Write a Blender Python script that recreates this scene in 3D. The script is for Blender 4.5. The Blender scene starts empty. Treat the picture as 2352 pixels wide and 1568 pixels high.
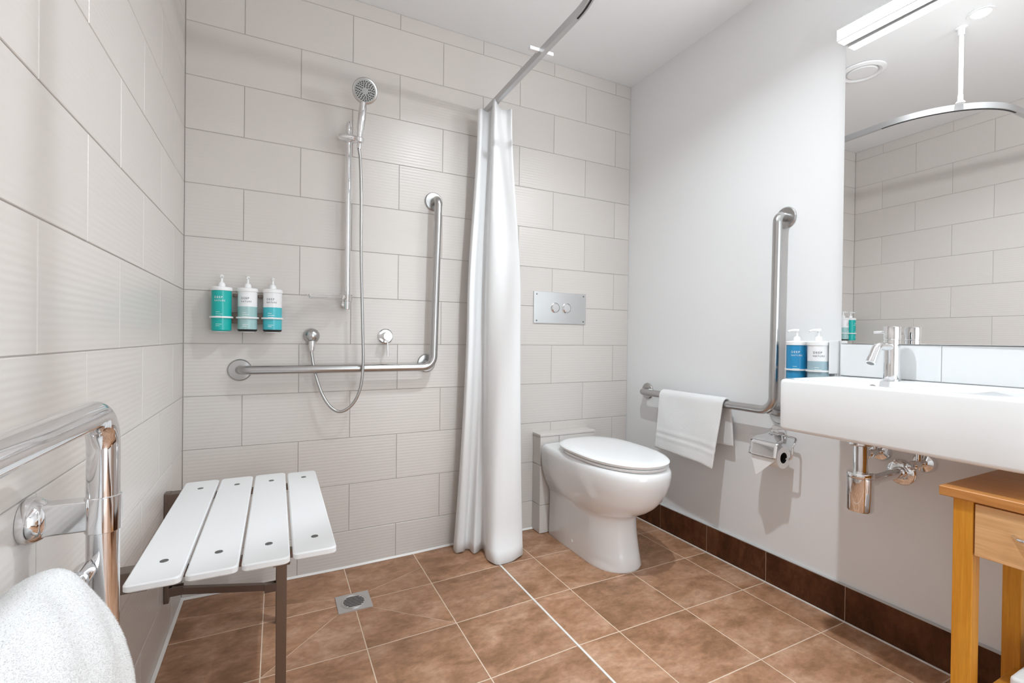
import bpy, bmesh, math, random
from mathutils import Vector, Matrix
random.seed(4)
S = bpy.context.scene
COL = S.collection
PI = math.pi
R = math.radians

# ------------------------------------------------------------------ camera, world, lights, exposure
W = 2.102          # right wall
HC = 2.41          # ceiling
YF = -3.60         # wall behind the camera
cam_d = bpy.data.cameras.new('camera')
cam = bpy.data.objects.new('camera', cam_d)
COL.objects.link(cam)
Rm = ((0.8945976, -0.4467193, 0.0117110), (0.0078074, -0.0105784, -0.9999136), (0.4468045, 0.8946116, -0.0059757))
cm = Matrix(((Rm[0][0], -Rm[1][0], -Rm[2][0]), (Rm[0][1], -Rm[1][1], -Rm[2][1]), (Rm[0][2], -Rm[1][2], -Rm[2][2]))).to_4x4()
cm.translation = Vector((0.31268, -2.10835, 0.97381))
cam.matrix_world = cm
cam_d.sensor_width = 36.0
cam_d.lens = 1080.2121 / 2352 * 36
cam_d.clip_start = 0.02
S.camera = cam

wd = bpy.data.worlds.new('world')
S.world = wd
wd.use_nodes = True
wd.node_tree.nodes['Background'].inputs[0].default_value = (.86, .945, 1, 1)
wd.node_tree.nodes['Background'].inputs[1].default_value = 4.8

S.view_settings.view_transform = 'Standard'
S.view_settings.look = 'None'
S.view_settings.gamma = 1
S.view_settings.use_curve_mapping = False
S.view_settings.exposure = -0.22

BATTEN = 170.0      # radiance of the mirror light
DOWN1 = 18.0       # watts of the ceiling downlight over the shower edge
FILL_DOWN = 8.0       # watts of an added, unseen fill downlight behind the camera
LENS = 14.0

# ------------------------------------------------------------------ materials
def mat(name, base=(.8, .8, .8), rough=.5, metal=0.0, **kw):
    m = bpy.data.materials.new(name)
    m.use_nodes = True
    b = m.node_tree.nodes['Principled BSDF']
    b.inputs['Base Color'].default_value = (*base, 1)
    b.inputs['Roughness'].default_value = rough
    b.inputs['Metallic'].default_value = metal
    for k, v in kw.items():
        b.inputs[k.replace('_', ' ')].default_value = v
    return m

def nd(m, t, **kw):
    n = m.node_tree.nodes.new(t)
    for k, v in kw.items():
        setattr(n, k, v)
    return n

def lk(m, a, b):
    m.node_tree.links.new(a, b)

def bsdf(m):
    return m.node_tree.nodes['Principled BSDF']

def mixc(m, fac, c1, c2, blend='MIX'):
    n = nd(m, 'ShaderNodeMix', data_type='RGBA', blend_type=blend)
    for s, v in ((n.inputs['Factor'], fac), (n.inputs[6], c1), (n.inputs[7], c2)):
        if hasattr(v, 'is_output'):
            lk(m, v, s)
        elif isinstance(v, (int, float)):
            s.default_value = v
        else:
            s.default_value = (*v, 1)
    return n.outputs[2]

def coords(m, scale=(1, 1, 1), obj=False):
    if obj:
        src = nd(m, 'ShaderNodeTexCoord').outputs['Object']
    else:
        src = nd(m, 'ShaderNodeNewGeometry').outputs['Position']
    mp = nd(m, 'ShaderNodeMapping')
    mp.inputs['Scale'].default_value = scale
    lk(m, src, mp.inputs['Vector'])
    return mp.outputs[0]

def noise(m, vec, scale, detail=4, rough=.5, dist=0):
    n = nd(m, 'ShaderNodeTexNoise')
    n.inputs['Scale'].default_value = scale
    n.inputs['Detail'].default_value = detail
    n.inputs['Roughness'].default_value = rough
    n.inputs['Distortion'].default_value = dist
    lk(m, vec, n.inputs['Vector'])
    return n.outputs['Fac']

def ramp(m, fac, stops):
    r = nd(m, 'ShaderNodeValToRGB')
    e = r.color_ramp.elements
    while len(e) < len(stops):
        e.new(.5)
    for el, (p, c) in zip(e, stops):
        el.position = p
        el.color = (*c, 1) if len(c) == 3 else c
    lk(m, fac, r.inputs[0])
    return r.outputs[0]

def bump(m, h, strength, dist=.01):
    b = nd(m, 'ShaderNodeBump')
    b.inputs['Strength'].default_value = strength
    b.inputs['Distance'].default_value = dist
    lk(m, h, b.inputs['Height'])
    lk(m, b.outputs[0], bsdf(m).inputs['Normal'])

M = {}
M['paint'] = mat('white_paint', (.83, .835, .84), .42)
bump(M['paint'], noise(M['paint'], coords(M['paint']), 260, 2), .04, .002)
M['ceiling'] = mat('ceiling_paint', (.88, .885, .89), .6)

m = M['wall_tile'] = mat('ribbed_wall_tile', (.64, .595, .56), .3)
oi = nd(m, 'ShaderNodeObjectInfo')
lk(m, mixc(m, oi.outputs['Random'], (.665, .622, .588), (.635, .594, .562)), bsdf(m).inputs['Base Color'])
wv = nd(m, 'ShaderNodeTexWave', wave_type='BANDS', bands_direction='Z', wave_profile='SIN')
wv.inputs['Scale'].default_value = 1 / .0128 * 2 * PI / 20
wv.inputs['Distortion'].default_value = .6
wv.inputs['Detail'].default_value = 1
wv.inputs['Detail Scale'].default_value = .12
lk(m, coords(m), wv.inputs['Vector'])
bump(m, wv.outputs['Fac'], .07, .004)

M['wall_grout'] = mat('wall_grout', (.47, .435, .41), .9)
M['white_tile'] = mat('white_splash_tile', (.80, .81, .82), .2)
M['white_grout'] = mat('white_grout', (.55, .55, .55), .9)

def stone(name, ca, cb, cc, rough):
    m = mat(name, ca, rough)
    v = coords(m, (1, 1.6, 1))
    oi = nd(m, 'ShaderNodeObjectInfo')
    ad = nd(m, 'ShaderNodeVectorMath', operation='MULTIPLY_ADD')
    lk(m, v, ad.inputs[0])
    ad.inputs[1].default_value = (1, 1, 1)
    cx = nd(m, 'ShaderNodeCombineXYZ')
    mu = nd(m, 'ShaderNodeMath', operation='MULTIPLY')
    mu.inputs[1].default_value = 37
    lk(m, oi.outputs['Random'], mu.inputs[0])
    lk(m, mu.outputs[0], cx.inputs[2])
    lk(m, cx.outputs[0], ad.inputs[2])
    n1 = noise(m, ad.outputs[0], 7, 6, .62, .4)
    n2 = noise(m, ad.outputs[0], 38, 5, .65, .3)
    c = ramp(m, n1, [(.36, ca), (.50, cb), (.66, cc)])
    d = ramp(m, n2, [(.30, (.68, .66, .62)), (.62, (1.06, 1.05, 1.04))])
    c = mixc(m, .8, c, d, 'MULTIPLY')
    hs = nd(m, 'ShaderNodeHueSaturation')
    mr = nd(m, 'ShaderNodeMapRange')
    mr.inputs[3].default_value = .92
    mr.inputs[4].default_value = 1.08
    lk(m, oi.outputs['Random'], mr.inputs[0])
    lk(m, mr.outputs[0], hs.inputs['Value'])
    lk(m, c, hs.inputs['Color'])
    lk(m, hs.outputs[0], bsdf(m).inputs['Base Color'])
    bump(m, n2, .08, .003)
    return m

M['floor_tile'] = stone('brown_floor_tile', (.300, .155, .078), (.425, .225, .128), (.54, .325, .212), .42)
M['skirt_tile'] = stone('dark_skirting_tile', (.060, .020, .008), (.095, .034, .013), (.135, .054, .024), .6)
bsdf(M['skirt_tile']).inputs['Specular IOR Level'].default_value = .2
M['floor_grout'] = mat('cream_grout', (.74, .60, .47), .85)
M['silicone'] = mat('white_silicone', (.82, .80, .77), .5)

M['chrome'] = mat('chrome', (.82, .82, .83), .06, 1)
M['steel'] = mat('satin_steel', (.50, .495, .49), .27, 1)
M['plate'] = mat('stainless_plate', (.66, .66, .66), .33, 1)
M['bronze'] = mat('bronze_anodised', (.21, .165, .14), .34, .9)
M['screw'] = mat('screw_steel', (.22, .22, .22), .4, .9)
M['black'] = mat('black', (.008, .008, .008), .6)
M['dark_slot'] = mat('dark_slot', (.02, .02, .02), .7)
M['alu'] = mat('satin_aluminium', (.56, .56, .565), .38, .85)
M['white_metal'] = mat('white_powder_coat', (.86, .86, .86), .35)
M['ceramic'] = mat('white_ceramic', (.86, .865, .87), .07, 0, Coat_Weight=.4, Coat_Roughness=.03)
M['seat_plastic'] = mat('white_seat_plastic', (.88, .885, .89), .16)
M['slat'] = mat('white_slat_plastic', (.84, .845, .85), .38)
M['mirror'] = mat('mirror_silver', (.93, .935, .935), .0, 1)
M['clear'] = mat('clear_plastic', (.97, .97, .97), .08, 0, Transmission_Weight=.95, IOR=1.3)
M['rubber'] = mat('grey_nozzle_face', (.42, .43, .42), .5)

def cloth(name, col, scale, strength, trans=0):
    m = mat(name, col, .95)
    bsdf(m).inputs['Sheen Weight'].default_value = .25
    bump(m, noise(m, coords(m), scale, 3, .7), strength, .004)
    return m

M['terry'] = cloth('white_terry', (.80, .80, .80), 420, .3)
m = M['terry_pile'] = mat('white_terry_pile', (.84, .84, .84), .95)
tlc = nd(m, 'ShaderNodeBsdfTranslucent')
tlc.inputs[0].default_value = (.84, .84, .84, 1)
mxs = nd(m, 'ShaderNodeMixShader')
mxs.inputs[0].default_value = .7
lk(m, bsdf(m).outputs[0], mxs.inputs[1])
lk(m, tlc.outputs[0], mxs.inputs[2])
lk(m, mxs.outputs[0], [n for n in m.node_tree.nodes if n.type == 'OUTPUT_MATERIAL'][0].inputs[0])
M['curtain'] = cloth('white_curtain', (.84, .845, .85), 14, .12)
M['paper'] = mat('toilet_paper', (.88, .88, .88), .95)
M['core'] = mat('roll_core', (.02, .018, .016), .9)

def wood(name, ca, cb, axis, rough=.35):
    m = mat(name, ca, rough)
    sc = [26, 26, 26]
    sc[axis] = 1.6
    n1 = noise(m, coords(m, tuple(sc)), 2.2, 5, .6, 1.2)
    n2 = noise(m, coords(m, tuple(s * 3 for s in sc)), 3, 3, .6)
    c = ramp(m, n1, [(.3, ca), (.68, cb)])
    c = mixc(m, .35, c, ramp(m, n2, [(.35, (.72, .68, .62)), (.6, (1.05, 1.05, 1.05))]), 'MULTIPLY')
    lk(m, c, bsdf(m).inputs['Base Color'])
    return m

M['wood_leg'] = wood('honey_wood_leg', (.62, .235, .014), (.75, .335, .034), 2)
M['wood_top'] = wood('honey_wood_top', (.52, .21, .048), (.64, .295, .092), 1)
M['wood_drawer'] = wood('pale_wood_drawer', (.70, .375, .155), (.82, .50, .25), 1)

def emit(name, col, s):
    m = mat(name, (.9, .9, .9), .4)
    bsdf(m).inputs['Emission Color'].default_value = (*col, 1)
    bsdf(m).inputs['Emission Strength'].default_value = s
    return m

M['batten'] = emit('lit_diffuser', (.95, .98, 1), BATTEN)
M['batten_low'] = emit('lit_diffuser_underside', (.95, .98, 1), 2.0)
M['lens'] = emit('lit_lens', (.97, .985, 1), LENS)

# ------------------------------------------------------------------ mesh helpers
class MB:
    def __init__(self):
        self.v = []
        self.f = []
        self.bevelled = False

    def add(self, vs, fs):
        o = len(self.v)
        self.v += [tuple(p) for p in vs]
        self.f += [tuple(i + o for i in q) for q in fs]
        return self

    def box(self, x0, x1, y0, y1, z0, z1, b=0.0):
        x0, x1 = sorted((x0, x1)); y0, y1 = sorted((y0, y1)); z0, z1 = sorted((z0, z1))
        if b <= 0:
            return self.add([(x, y, z) for z in (z0, z1) for y in (y0, y1) for x in (x0, x1)],
                            [(0, 2, 3, 1), (4, 5, 7, 6), (0, 1, 5, 4), (2, 6, 7, 3), (0, 4, 6, 2), (1, 3, 7, 5)])
        self.bevelled = True
        bm = bmesh.new()
        bmesh.ops.create_cube(bm, size=1)
        for v in bm.verts:
            v.co = Vector(((x0 + x1) / 2 + v.co.x * (x1 - x0), (y0 + y1) / 2 + v.co.y * (y1 - y0), (z0 + z1) / 2 + v.co.z * (z1 - z0)))
        bmesh.ops.bevel(bm, geom=bm.edges[:], offset=b, segments=3, profile=.5, affect='EDGES')
        return self.frombm(bm)

    def frombm(self, bm):
        bm.verts.index_update()
        self.add([v.co for v in bm.verts], [[v.index for v in f.verts] for f in bm.faces])
        bm.free()
        return self

    def rings(self, rs, cap0=True, cap1=True, closed=True):
        n = len(rs[0])
        vs = [p for r in rs for p in r]
        fs = []
        for i in range(len(rs) - 1):
            for j in range(n if closed else n - 1):
                k = (j + 1) % n
                fs.append((i * n + j, i * n + k, (i + 1) * n + k, (i + 1) * n + j))
        if cap0: fs.append(tuple(range(n))[::-1])
        if cap1: fs.append(tuple((len(rs) - 1) * n + j for j in range(n)))
        return self.add(vs, fs)

    def lathe(self, prof, o, axis=(0, 0, 1), seg=28):
        # prof: (radius, distance along axis)
        a = Vector(axis).normalized()
        u = a.orthogonal().normalized()
        w = a.cross(u)
        o = Vector(o)
        rs = [[o + a * h + (u * math.cos(2 * PI * j / seg) + w * math.sin(2 * PI * j / seg)) * max(r, 1e-5) for j in range(seg)] for r, h in prof]
        return self.rings(rs)

    def cyl(self, p0, p1, r, seg=20, r1=None):
        p0 = Vector(p0); d = Vector(p1) - p0
        return self.lathe([(r, 0), (r if r1 is None else r1, d.length)], p0, d, seg)

    def tube(self, pts, r, seg=14, caps=True):
        pts = [Vector(p) for p in pts]
        rs = []
        t = (pts[1] - pts[0]).normalized()
        u = t.orthogonal().normalized()
        for i, p in enumerate(pts):
            a = pts[max(i - 1, 0)]; b = pts[min(i + 1, len(pts) - 1)]
            t2 = (b - a).normalized()
            u = (u - t2 * u.dot(t2)).normalized()
            w = t2.cross(u)
            rr = r[i] if isinstance(r, (list, tuple)) else r
            rs.append([p + (u * math.cos(2 * PI * j / seg) + w * math.sin(2 * PI * j / seg)) * rr for j in range(seg)])
        return self.rings(rs, caps, caps)

    def prism(self, poly, z0, z1):
        n = len(poly)
        return self.rings([[(x, y, z0) for x, y in poly], [(x, y, z1) for x, y in poly]])

    def build(self, name, m, parent=None, smooth=35, bev=0, kind=None, label=None):
        me = bpy.data.meshes.new(name)
        me.from_pydata(self.v, [], self.f)
        bm = bmesh.new(); bm.from_mesh(me)
        bmesh.ops.recalc_face_normals(bm, faces=bm.faces[:])
        bm.to_mesh(me); bm.free()
        me.materials.append(M[m] if isinstance(m, str) else m)
        if smooth:
            me.polygons.foreach_set('use_smooth', [True] * len(me.polygons))
            me.set_sharp_from_angle(angle=R(smooth))
        o = bpy.data.objects.new(name, me)
        COL.objects.link(o)
        if parent:
            o.parent = parent
            o.matrix_parent_inverse = parent.matrix_basis.inverted()
        if kind: o['kind'] = kind
        if label: o['label'] = label
        if self.bevelled and smooth:
            wn = o.modifiers.new('normals', 'WEIGHTED_NORMAL')
            wn.keep_sharp = True
        return o

def thing(name, label, cat, loc=(0, 0, 0), group=None):
    o = bpy.data.objects.new(name, None)
    o.empty_display_size = .05
    o.location = loc
    COL.objects.link(o)
    tag(o, label, cat, group)
    return o

def tag(o, label, cat, group=None):
    o['label'] = label
    o['category'] = cat
    if group: o['group'] = group
    return o

def struct(o, label=None):
    o['kind'] = 'structure'
    if label: o['label'] = label
    return o

def fillet(pts, r, n=8):
    pts = [Vector(p) for p in pts]
    out = [pts[0]]
    for i in range(1, len(pts) - 1):
        a = (pts[i - 1] - pts[i]); b = (pts[i + 1] - pts[i])
        rr = r[i - 1] if isinstance(r, (list, tuple)) else r
        ang = a.angle(b)
        t = min(rr / math.tan(ang / 2), a.length * .49, b.length * .49)
        rr = t * math.tan(ang / 2)
        a.normalize(); b.normalize()
        p0 = pts[i] + a * t; p1 = pts[i] + b * t
        c = pts[i] + (a + b).normalized() * (rr / math.sin(ang / 2))
        v0 = p0 - c; v1 = p1 - c
        q = v0.rotation_difference(v1)
        for k in range(n + 1):
            from mathutils import Quaternion
            out.append(c + Quaternion().slerp(q, k / n) @ v0)
    out.append(pts[-1])
    return out

def spline(pts, n=12):
    pts = [Vector(p) for p in pts]
    P = [pts[0] * 2 - pts[1]] + pts + [pts[-1] * 2 - pts[-2]]
    out = []
    for i in range(1, len(P) - 2):
        for k in range(n):
            t = k / n
            p0, p1, p2, p3 = P[i - 1], P[i], P[i + 1], P[i + 2]
            out.append(.5 * ((2 * p1) + (p2 - p0) * t + (2 * p0 - 5 * p1 + 4 * p2 - p3) * t * t + (3 * p1 - p0 - 3 * p2 + p3) * t ** 3))
    out.append(pts[-1])
    return out

def resample(pts, step):
    out = [pts[0]]; acc = 0
    for a, b in zip(pts, pts[1:]):
        L = (b - a).length
        d = step - acc
        while d <= L:
            out.append(a.lerp(b, d / L)); d += step
        acc = L - (d - step)
    return out

def rrect(x0, x1, y0, y1, r, n=8):
    out = []
    for cx, cy, a0 in ((x1 - r, y1 - r, 0), (x0 + r, y1 - r, 90), (x0 + r, y0 + r, 180), (x1 - r, y0 + r, 270)):
        for k in range(n + 1):
            a = R(a0 + 90 * k / n)
            out.append((cx + r * math.cos(a), cy + r * math.sin(a)))
    return out

# ------------------------------------------------------------------ structure: walls, ceiling
T = .0022          # tile face stands proud of the grout by this much
wall_back = struct(MB().box(-.12, W + .12, T, .10, -.05, HC).build('wall_back', 'wall_grout', smooth=0))
wall_left = struct(MB().box(-.10, -T, YF - .1, T, -.05, HC).build('wall_left', 'wall_grout', smooth=0))
wall_right = struct(MB().box(W, W + .10, YF - .1, T, -.05, HC).build('wall_right', 'paint', smooth=0))
wall_front = struct(MB().box(-.12, .90, YF - .1, YF, -.05, HC).box(2.0, W + .12, YF - .1, YF, -.05, HC).box(.90, 2.0, YF - .1, YF, 2.15, HC).build('wall_front', 'paint', smooth=0))  # the doorway gap is added so world light fills the room
ceiling = struct(MB().box(-.12, W + .12, YF - .1, .10, HC, HC + .08).build('ceiling', 'ceiling', smooth=0))

HT = .2007         # half a wall tile
G = .0011          # half a joint
cache = {}
def tile_mesh(w, h, d=.006, c=.0012):
    # front face looks along -y, centred on the origin
    key = (round(w, 4), round(h, 4))
    if key in cache: return cache[key]
    a, b = w / 2, h / 2
    vs = []
    for (s, y) in ((0, d), (0, c), (c, 0)):
        vs += [(-a + s, y, -b + s), (a - s, y, -b + s), (a - s, y, b - s), (-a + s, y, b - s)]
    fs = [(8, 9, 10, 11)]
    for l in (0, 4):
        for j in range(4):
            k = (j + 1) % 4
            fs.append((l + j, l + k, l + 4 + k, l + 4 + j))
    me = bpy.data.meshes.new('tile')
    me.from_pydata(vs, [], fs)
    me.materials.append(M['wall_tile'])
    cache[key] = me
    return me

def wall_tile(parent, c, w, h, rz, material=None):
    me = tile_mesh(w, h)
    if material:
        key = ('m', round(w, 4), round(h, 4), material)
        if key not in cache:
            m2 = me.copy(); m2.materials.clear(); m2.materials.append(M[material]); cache[key] = m2
        me = cache[key]
    o = bpy.data.objects.new('tile', me)
    o.location = c
    o.rotation_euler = (0, 0, rz)
    COL.objects.link(o)
    o.parent = parent
    o.matrix_parent_inverse = parent.matrix_basis.inverted()
    return o

ROWZ = [.942 + .2 * k for k in range(7, -5, -1)]         # joints from under the cut strip down to the last full row
BANDS = [(HC, ROWZ[0])] + list(zip(ROWZ, ROWZ[1:])) + [(ROWZ[-1], -.016)]
X0 = -.0092
for b, (zt, zb) in enumerate(BANDS):
    even = (b % 2 == 0)                                   # strip under the ceiling: joints at even half tiles
    js = [X0 + k * HT for k in range(0 if even else 1, 12, 2)]
    xs = [0.0] + [x for x in js if .02 < x < W - .02] + [W]
    for a, c in zip(xs, xs[1:]):
        wall_tile(wall_back, ((a + c) / 2, 0, (zt + zb) / 2), c - a - 2 * G, zt - zb - 2 * G, 0)
    ys = [0.0] + [-.1831 - k * HT for k in range(0 if even else 1, 18, 2)] + [YF]
    ys = [y for y in ys if y >= YF]
    for a, c in zip(ys, ys[1:]):
        if a - c < .01: continue
        wall_tile(wall_left, (0, (a + c) / 2, (zt + zb) / 2), a - c - 2 * G, zt - zb - 2 * G, R(90))

# ------------------------------------------------------------------ structure: floor
def zf(x, y):
    return -.015 * max(0, min(1, (1.178 - x) / .45))

XS = [0, .276, .5758, .875, 1.1782, 1.3436, 1.6471, 1.9541, W]
YS = [0, -.2873, -.5787, -.8724, -1.1697, -1.463, -1.757, -2.05, -2.345, -2.64, -2.935, -3.23, YF]
fm = MB()
gx = [0, .276, .5758, .875, 1.1782, 1.6, W]
for a, c in zip(gx, gx[1:]):
    fm.add([(a, 0, zf(a, 0) - .0005), (c, 0, zf(c, 0) - .0005), (c, YF, zf(c, 0) - .0005), (a, YF, zf(a, 0) - .0005)], [(0, 1, 2, 3)])
fm.box(-.1, W + .1, YF - .1, .1, -.12, -.03)
floor = struct(fm.build('floor', 'floor_grout', smooth=0))

def clip(poly, p, n):
    out = []
    for i in range(len(poly)):
        a = poly[i]; b = poly[(i + 1) % len(poly)]
        da = (a[0] - p[0]) * n[0] + (a[1] - p[1]) * n[1]
        db = (b[0] - p[0]) * n[0] + (b[1] - p[1]) * n[1]
        if da >= 0: out.append(a)
        if da * db < 0:
            t = da / (da - db)
            out.append((a[0] + (b[0] - a[0]) * t, a[1] + (b[1] - a[1]) * t))
    return out

def floor_piece(poly):
    if len(poly) < 3: return
    xs = [p[0] for p in poly]
    # split where the fall begins so that the top stays on the slope
    cx = sum(xs) / len(xs); cy = sum(p[1] for p in poly) / len(poly)
    mb = MB()
    top = [(x, y, zf(x, y)) for x, y in poly]
    ins = [(x + (cx - x) * .004, y + (cy - y) * .004, zf(x, y)) for x, y in poly]
    mid = [(x, y, z - .0004) for x, y, z in top]
    low = [(x, y, z - .006) for x, y, z in top]
    mb.rings([low, mid, ins], cap0=False)
    mb.build('tile', 'floor_tile', floor, smooth=0)

CUTS = {(2, 0): ((.628, -.238), (.875, -.14)), (2, 1): ((.628, -.345), (.875, -.5787)),
        (1, 0): ((.512, -.232), (.276, -.185)), (0, 0): ((.276, -.185), (.0, -.13)), (1, 1): ((.512, -.345), (.276, -.5787))}
FG = .0017
for i, (xa, xb) in enumerate(zip(XS, XS[1:])):
    for j, (ya, yb) in enumerate(zip(YS, YS[1:])):
        ga = .004 if i == 4 else FG
        gb = .004 if i == 3 else FG
        poly = [(xa + ga, yb + FG), (xb - gb, yb + FG), (xb - gb, ya - FG), (xa + ga, ya - FG)]
        if i == 0 or i == 7:
            pass
        if (i, j) in CUTS:
            p, q = CUTS[(i, j)]
            n = (-(q[1] - p[1]), q[0] - p[0]); L = math.hypot(*n); n = (n[0] / L, n[1] / L)
            for s in (1, -1):
                floor_piece(clip(poly, (p[0] + n[0] * s * .001, p[1] + n[1] * s * .001), (n[0] * s, n[1] * s)))
        else:
            floor_piece(poly)
trim = MB().box(1.1745, 1.1820, YF, -.012, -.002, .0012, .0005)
struct(trim.build('trim_1', 'silicone'))
# pale sealant in the floor corners
tr = MB()
for a, c in zip(gx[:-2], gx[1:-1]):
    tr.add([(a, -.0005, zf(a, 0) + .008), (c, -.0005, zf(c, 0) + .008), (c, -.008, zf(c, 0) + .001), (a, -.008, zf(a, 0) + .001)], [(0, 1, 2, 3)])
struct(tr.build('trim_2', 'silicone'))
struct(MB().add([(.0005, 0, -.004), (.0005, YF, -.004), (.009, YF, -.0135), (.009, 0, -.0135)], [(0, 1, 2, 3)]).build('trim_3', 'silicone'))

# skirting tiles on the right wall
base = struct(MB().box(W - .0105, W, YF, 0, 0, .126).build('baseboard_right', 'floor_grout', smooth=0))
SK = [0, -.287, -.579, -.8724, -1.1697, -1.463, -1.757, -2.05, -2.345, -2.64, -2.935, -3.23, YF]
for a, c in zip(SK, SK[1:]):
    MB().box(W - .0125, W - .004, c + .0012, a - .0012, .004, .1235, .0008).build('tile', 'skirt_tile', base, smooth=0)
struct(MB().box(W - .012, W, YF, 0, .1245, .1285, .001).build('trim_4', 'white_grout'))
struct(MB().box(W - .018, W - .0125, YF, -.002, 0, .0045, .001).build('trim_5', 'silicone'))

# white splash tiles over the basin
splash = struct(MB().box(W - .006, W, -2.0, -1.1395, .8575, .9695).build('trim_6', 'white_grout', smooth=0))
for a, c in ((-1.1395, -1.423), (-1.423, -1.707), (-1.707, -1.99)):
    wall_tile(splash, (W - .0085, (a + c) / 2, .9135), a - c - .002, .109, R(-90), 'white_tile')

# ------------------------------------------------------------------ tiled ledge behind the toilet
LX0, LX1, LY, LZ = 1.492, 1.822, -.078, .497
ledge = thing('tiled_ledge', 'low beige tiled box built out of the wall behind the toilet pan', 'ledge', (1.657, -.04, 0))
MB().box(LX0 + .006, LX1 - .006, LY + .006, -.0005, .001, LZ - .006).build('core', 'wall_grout', ledge, smooth=0)
def ledge_tile(c, w, h, rz): return wall_tile(ledge, c, w, h, rz)
for za, zb in ((.001, .142), (.142, .342), (.342, .485)):
    for xa, xb in ((LX0, 1.602), (1.602, LX1)):
        ledge_tile(((xa + xb) / 2, LY, (za + zb) / 2), xb - xa - .002, zb - za - .002, 0)
    wall_tile(ledge, (LX0, LY / 2, (za + zb) / 2), -LY - .003, zb - za - .002, R(-90))
    wall_tile(ledge, (LX1, LY / 2, (za + zb) / 2), -LY - .003, zb - za - .002, R(90))
MB().box(LX0 - .002, LX1 + .002, LY - .002, -.0005, LZ - .012, LZ, .0015).build('top_tile', 'wall_tile', ledge)

# ------------------------------------------------------------------ ceiling fittings
def downlight(x, y, watts, label, lamp):
    t = thing('downlight', label, 'ceiling light', (x, y, HC), 'recessed ceiling downlights')
    MB().lathe([(.030, -.0005), (.042, -.0005), (.046, -.004), (.045, -.007), (.034, -.006), (.031, -.0025)], (x, y, HC), (0, 0, 1), 32).build('trim_ring', 'white_metal', t)
    MB().lathe([(.0305, -.001), (.030, -.003), (.0, -.0035)], (x, y, HC), (0, 0, 1), 24).build('lens', 'lens', t)
    ld = bpy.data.lights.new('downlight_lamp', 'AREA')
    ld.shape = 'DISK'; ld.size = .045; ld.spread = R(142); ld.energy = watts; ld.color = (.87, .95, 1)
    lo = bpy.data.objects.new('lamp', ld)
    lo.location = (0, 0, -.012)
    COL.objects.link(lo); lo.parent = t
    return t
downlight(1.16, -1.15, DOWN1, 'small round lit downlight in the ceiling beside the curtain rail post', 1)
downlight(1.05, -2.75, FILL_DOWN, 'small round fill downlight, added out of view in the ceiling behind the camera', 2)  # unseen lamp, added for fill light

vent = thing('ceiling_vent', 'round white exhaust vent with a raised rim in the ceiling', 'vent', (1.135, -.665, HC))
MB().lathe([(.070, -.0005), (.098, -.0005), (.105, -.004), (.103, -.010), (.086, -.016), (.076, -.012), (.072, -.003)], (1.135, -.665, HC), (0, 0, 1), 40).build('rim', 'white_metal', vent)
MB().lathe([(0.001, -.016), (.062, -.014), (.067, -.009), (.064, -.005), (.001, -.003)], (1.135, -.665, HC), (0, 0, 1), 36).build('disc', 'white_metal', vent)

# mirror light
batten = thing('mirror_light', 'long glowing white batten light above the mirror', 'wall light', (W, -1.44, 2.03))
MB().box(W - .022, W - .0005, -1.740, -1.143, 2.020, 2.046, .002).build('back_channel', 'white_metal', batten)
MB().box(W - .0620, W - .022, -1.742, -1.141, 2.0145, 2.0545, .002).build('housing', 'white_metal', batten)
MB().box(W - .0622, W - .0619, -1.7395, -1.1435, 2.0168, 2.0522).build('front_diffuser', 'batten', batten, smooth=0)
MB().box(W - .058, W - .0225, -1.7395, -1.1435, 2.0125, 2.0147, .0005).build('lower_diffuser', 'batten_low', batten, smooth=0)

# mirror, turned a touch out of the wall plane
mir = thing('wall_mirror', 'tall frameless rectangular mirror on the white wall above the basin', 'mirror', (W - .004, -1.143, 0))
TH = R(.93)
mir.rotation_euler = (0, 0, -TH)
mm = MB().box(-.005, 0, -.60, 0, .9705, 2.012, .0008).build('glass', 'mirror', None)
mm.parent = mir
mk = MB().box(0, .0025, -.598, -.002, .972, 2.010).build('backing', 'black', None, smooth=0)
mk.parent = mir

# ------------------------------------------------------------------ curtain rail and curtain
RZ = 2.054
rail = thing('curtain_rail', 'curved satin metal shower curtain rail hung from the ceiling', 'curtain rail', (1.2, -.003, RZ))
path = fillet([(1.195, -.002, RZ), (1.2, -1.155, RZ), (.002, -1.158, RZ)], .36, 20)
def sweep_rect(path, w, h, dz=0):
    rs = []
    for i, p in enumerate(path):
        a = path[max(i - 1, 0)]; b = path[min(i + 1, len(path) - 1)]
        t = (b - a).normalized(); s = t.cross(Vector((0, 0, 1)))
        rs.append([p + s * sx * w / 2 + Vector((0, 0, dz + sz * h / 2)) for sx, sz in ((-1, -1), (1, -1), (1, 1), (-1, 1))])
    return MB().rings(rs)
sweep_rect(path, .019, .027).build('rail_track', 'alu', rail)
sweep_rect(path[1:-1] if len(path) > 3 else path, .006, .001, -.0142).build('track_slot', 'dark_slot', rail)
MB().lathe([(.017, 0), (.017, .004), (.012, .009)], (1.105, -1.062, RZ + .0135), (0, 0, 1), 20).cyl((1.105, -1.062, RZ + .022), (1.105, -1.062, RZ + .05), .010).cyl((1.105, -1.062, RZ + .03), (1.105, -1.062, HC - .03), .0085).build('ceiling_post', 'white_metal', rail)
MB().lathe([(.022, -.0005), (.022, -.004), (.013, -.008), (.012, -.034), (.009, -.034)], (1.105, -1.062, HC), (0, 0, 1), 24).build('post_flange', 'white_metal', rail)
MB().box(1.150, 1.252, -.556, -.540, RZ + .004, RZ + .017, .002).build('cross_bracket', 'white_metal', rail)
MB().box(1.180, 1.212, -.008, -.0006, RZ - .022, RZ + .022, .002).build('wall_flange', 'alu', rail)
MB().box(.0006, .008, -1.174, -1.142, RZ - .022, RZ + .022, .002).build('wall_flange', 'alu', rail)

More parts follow.
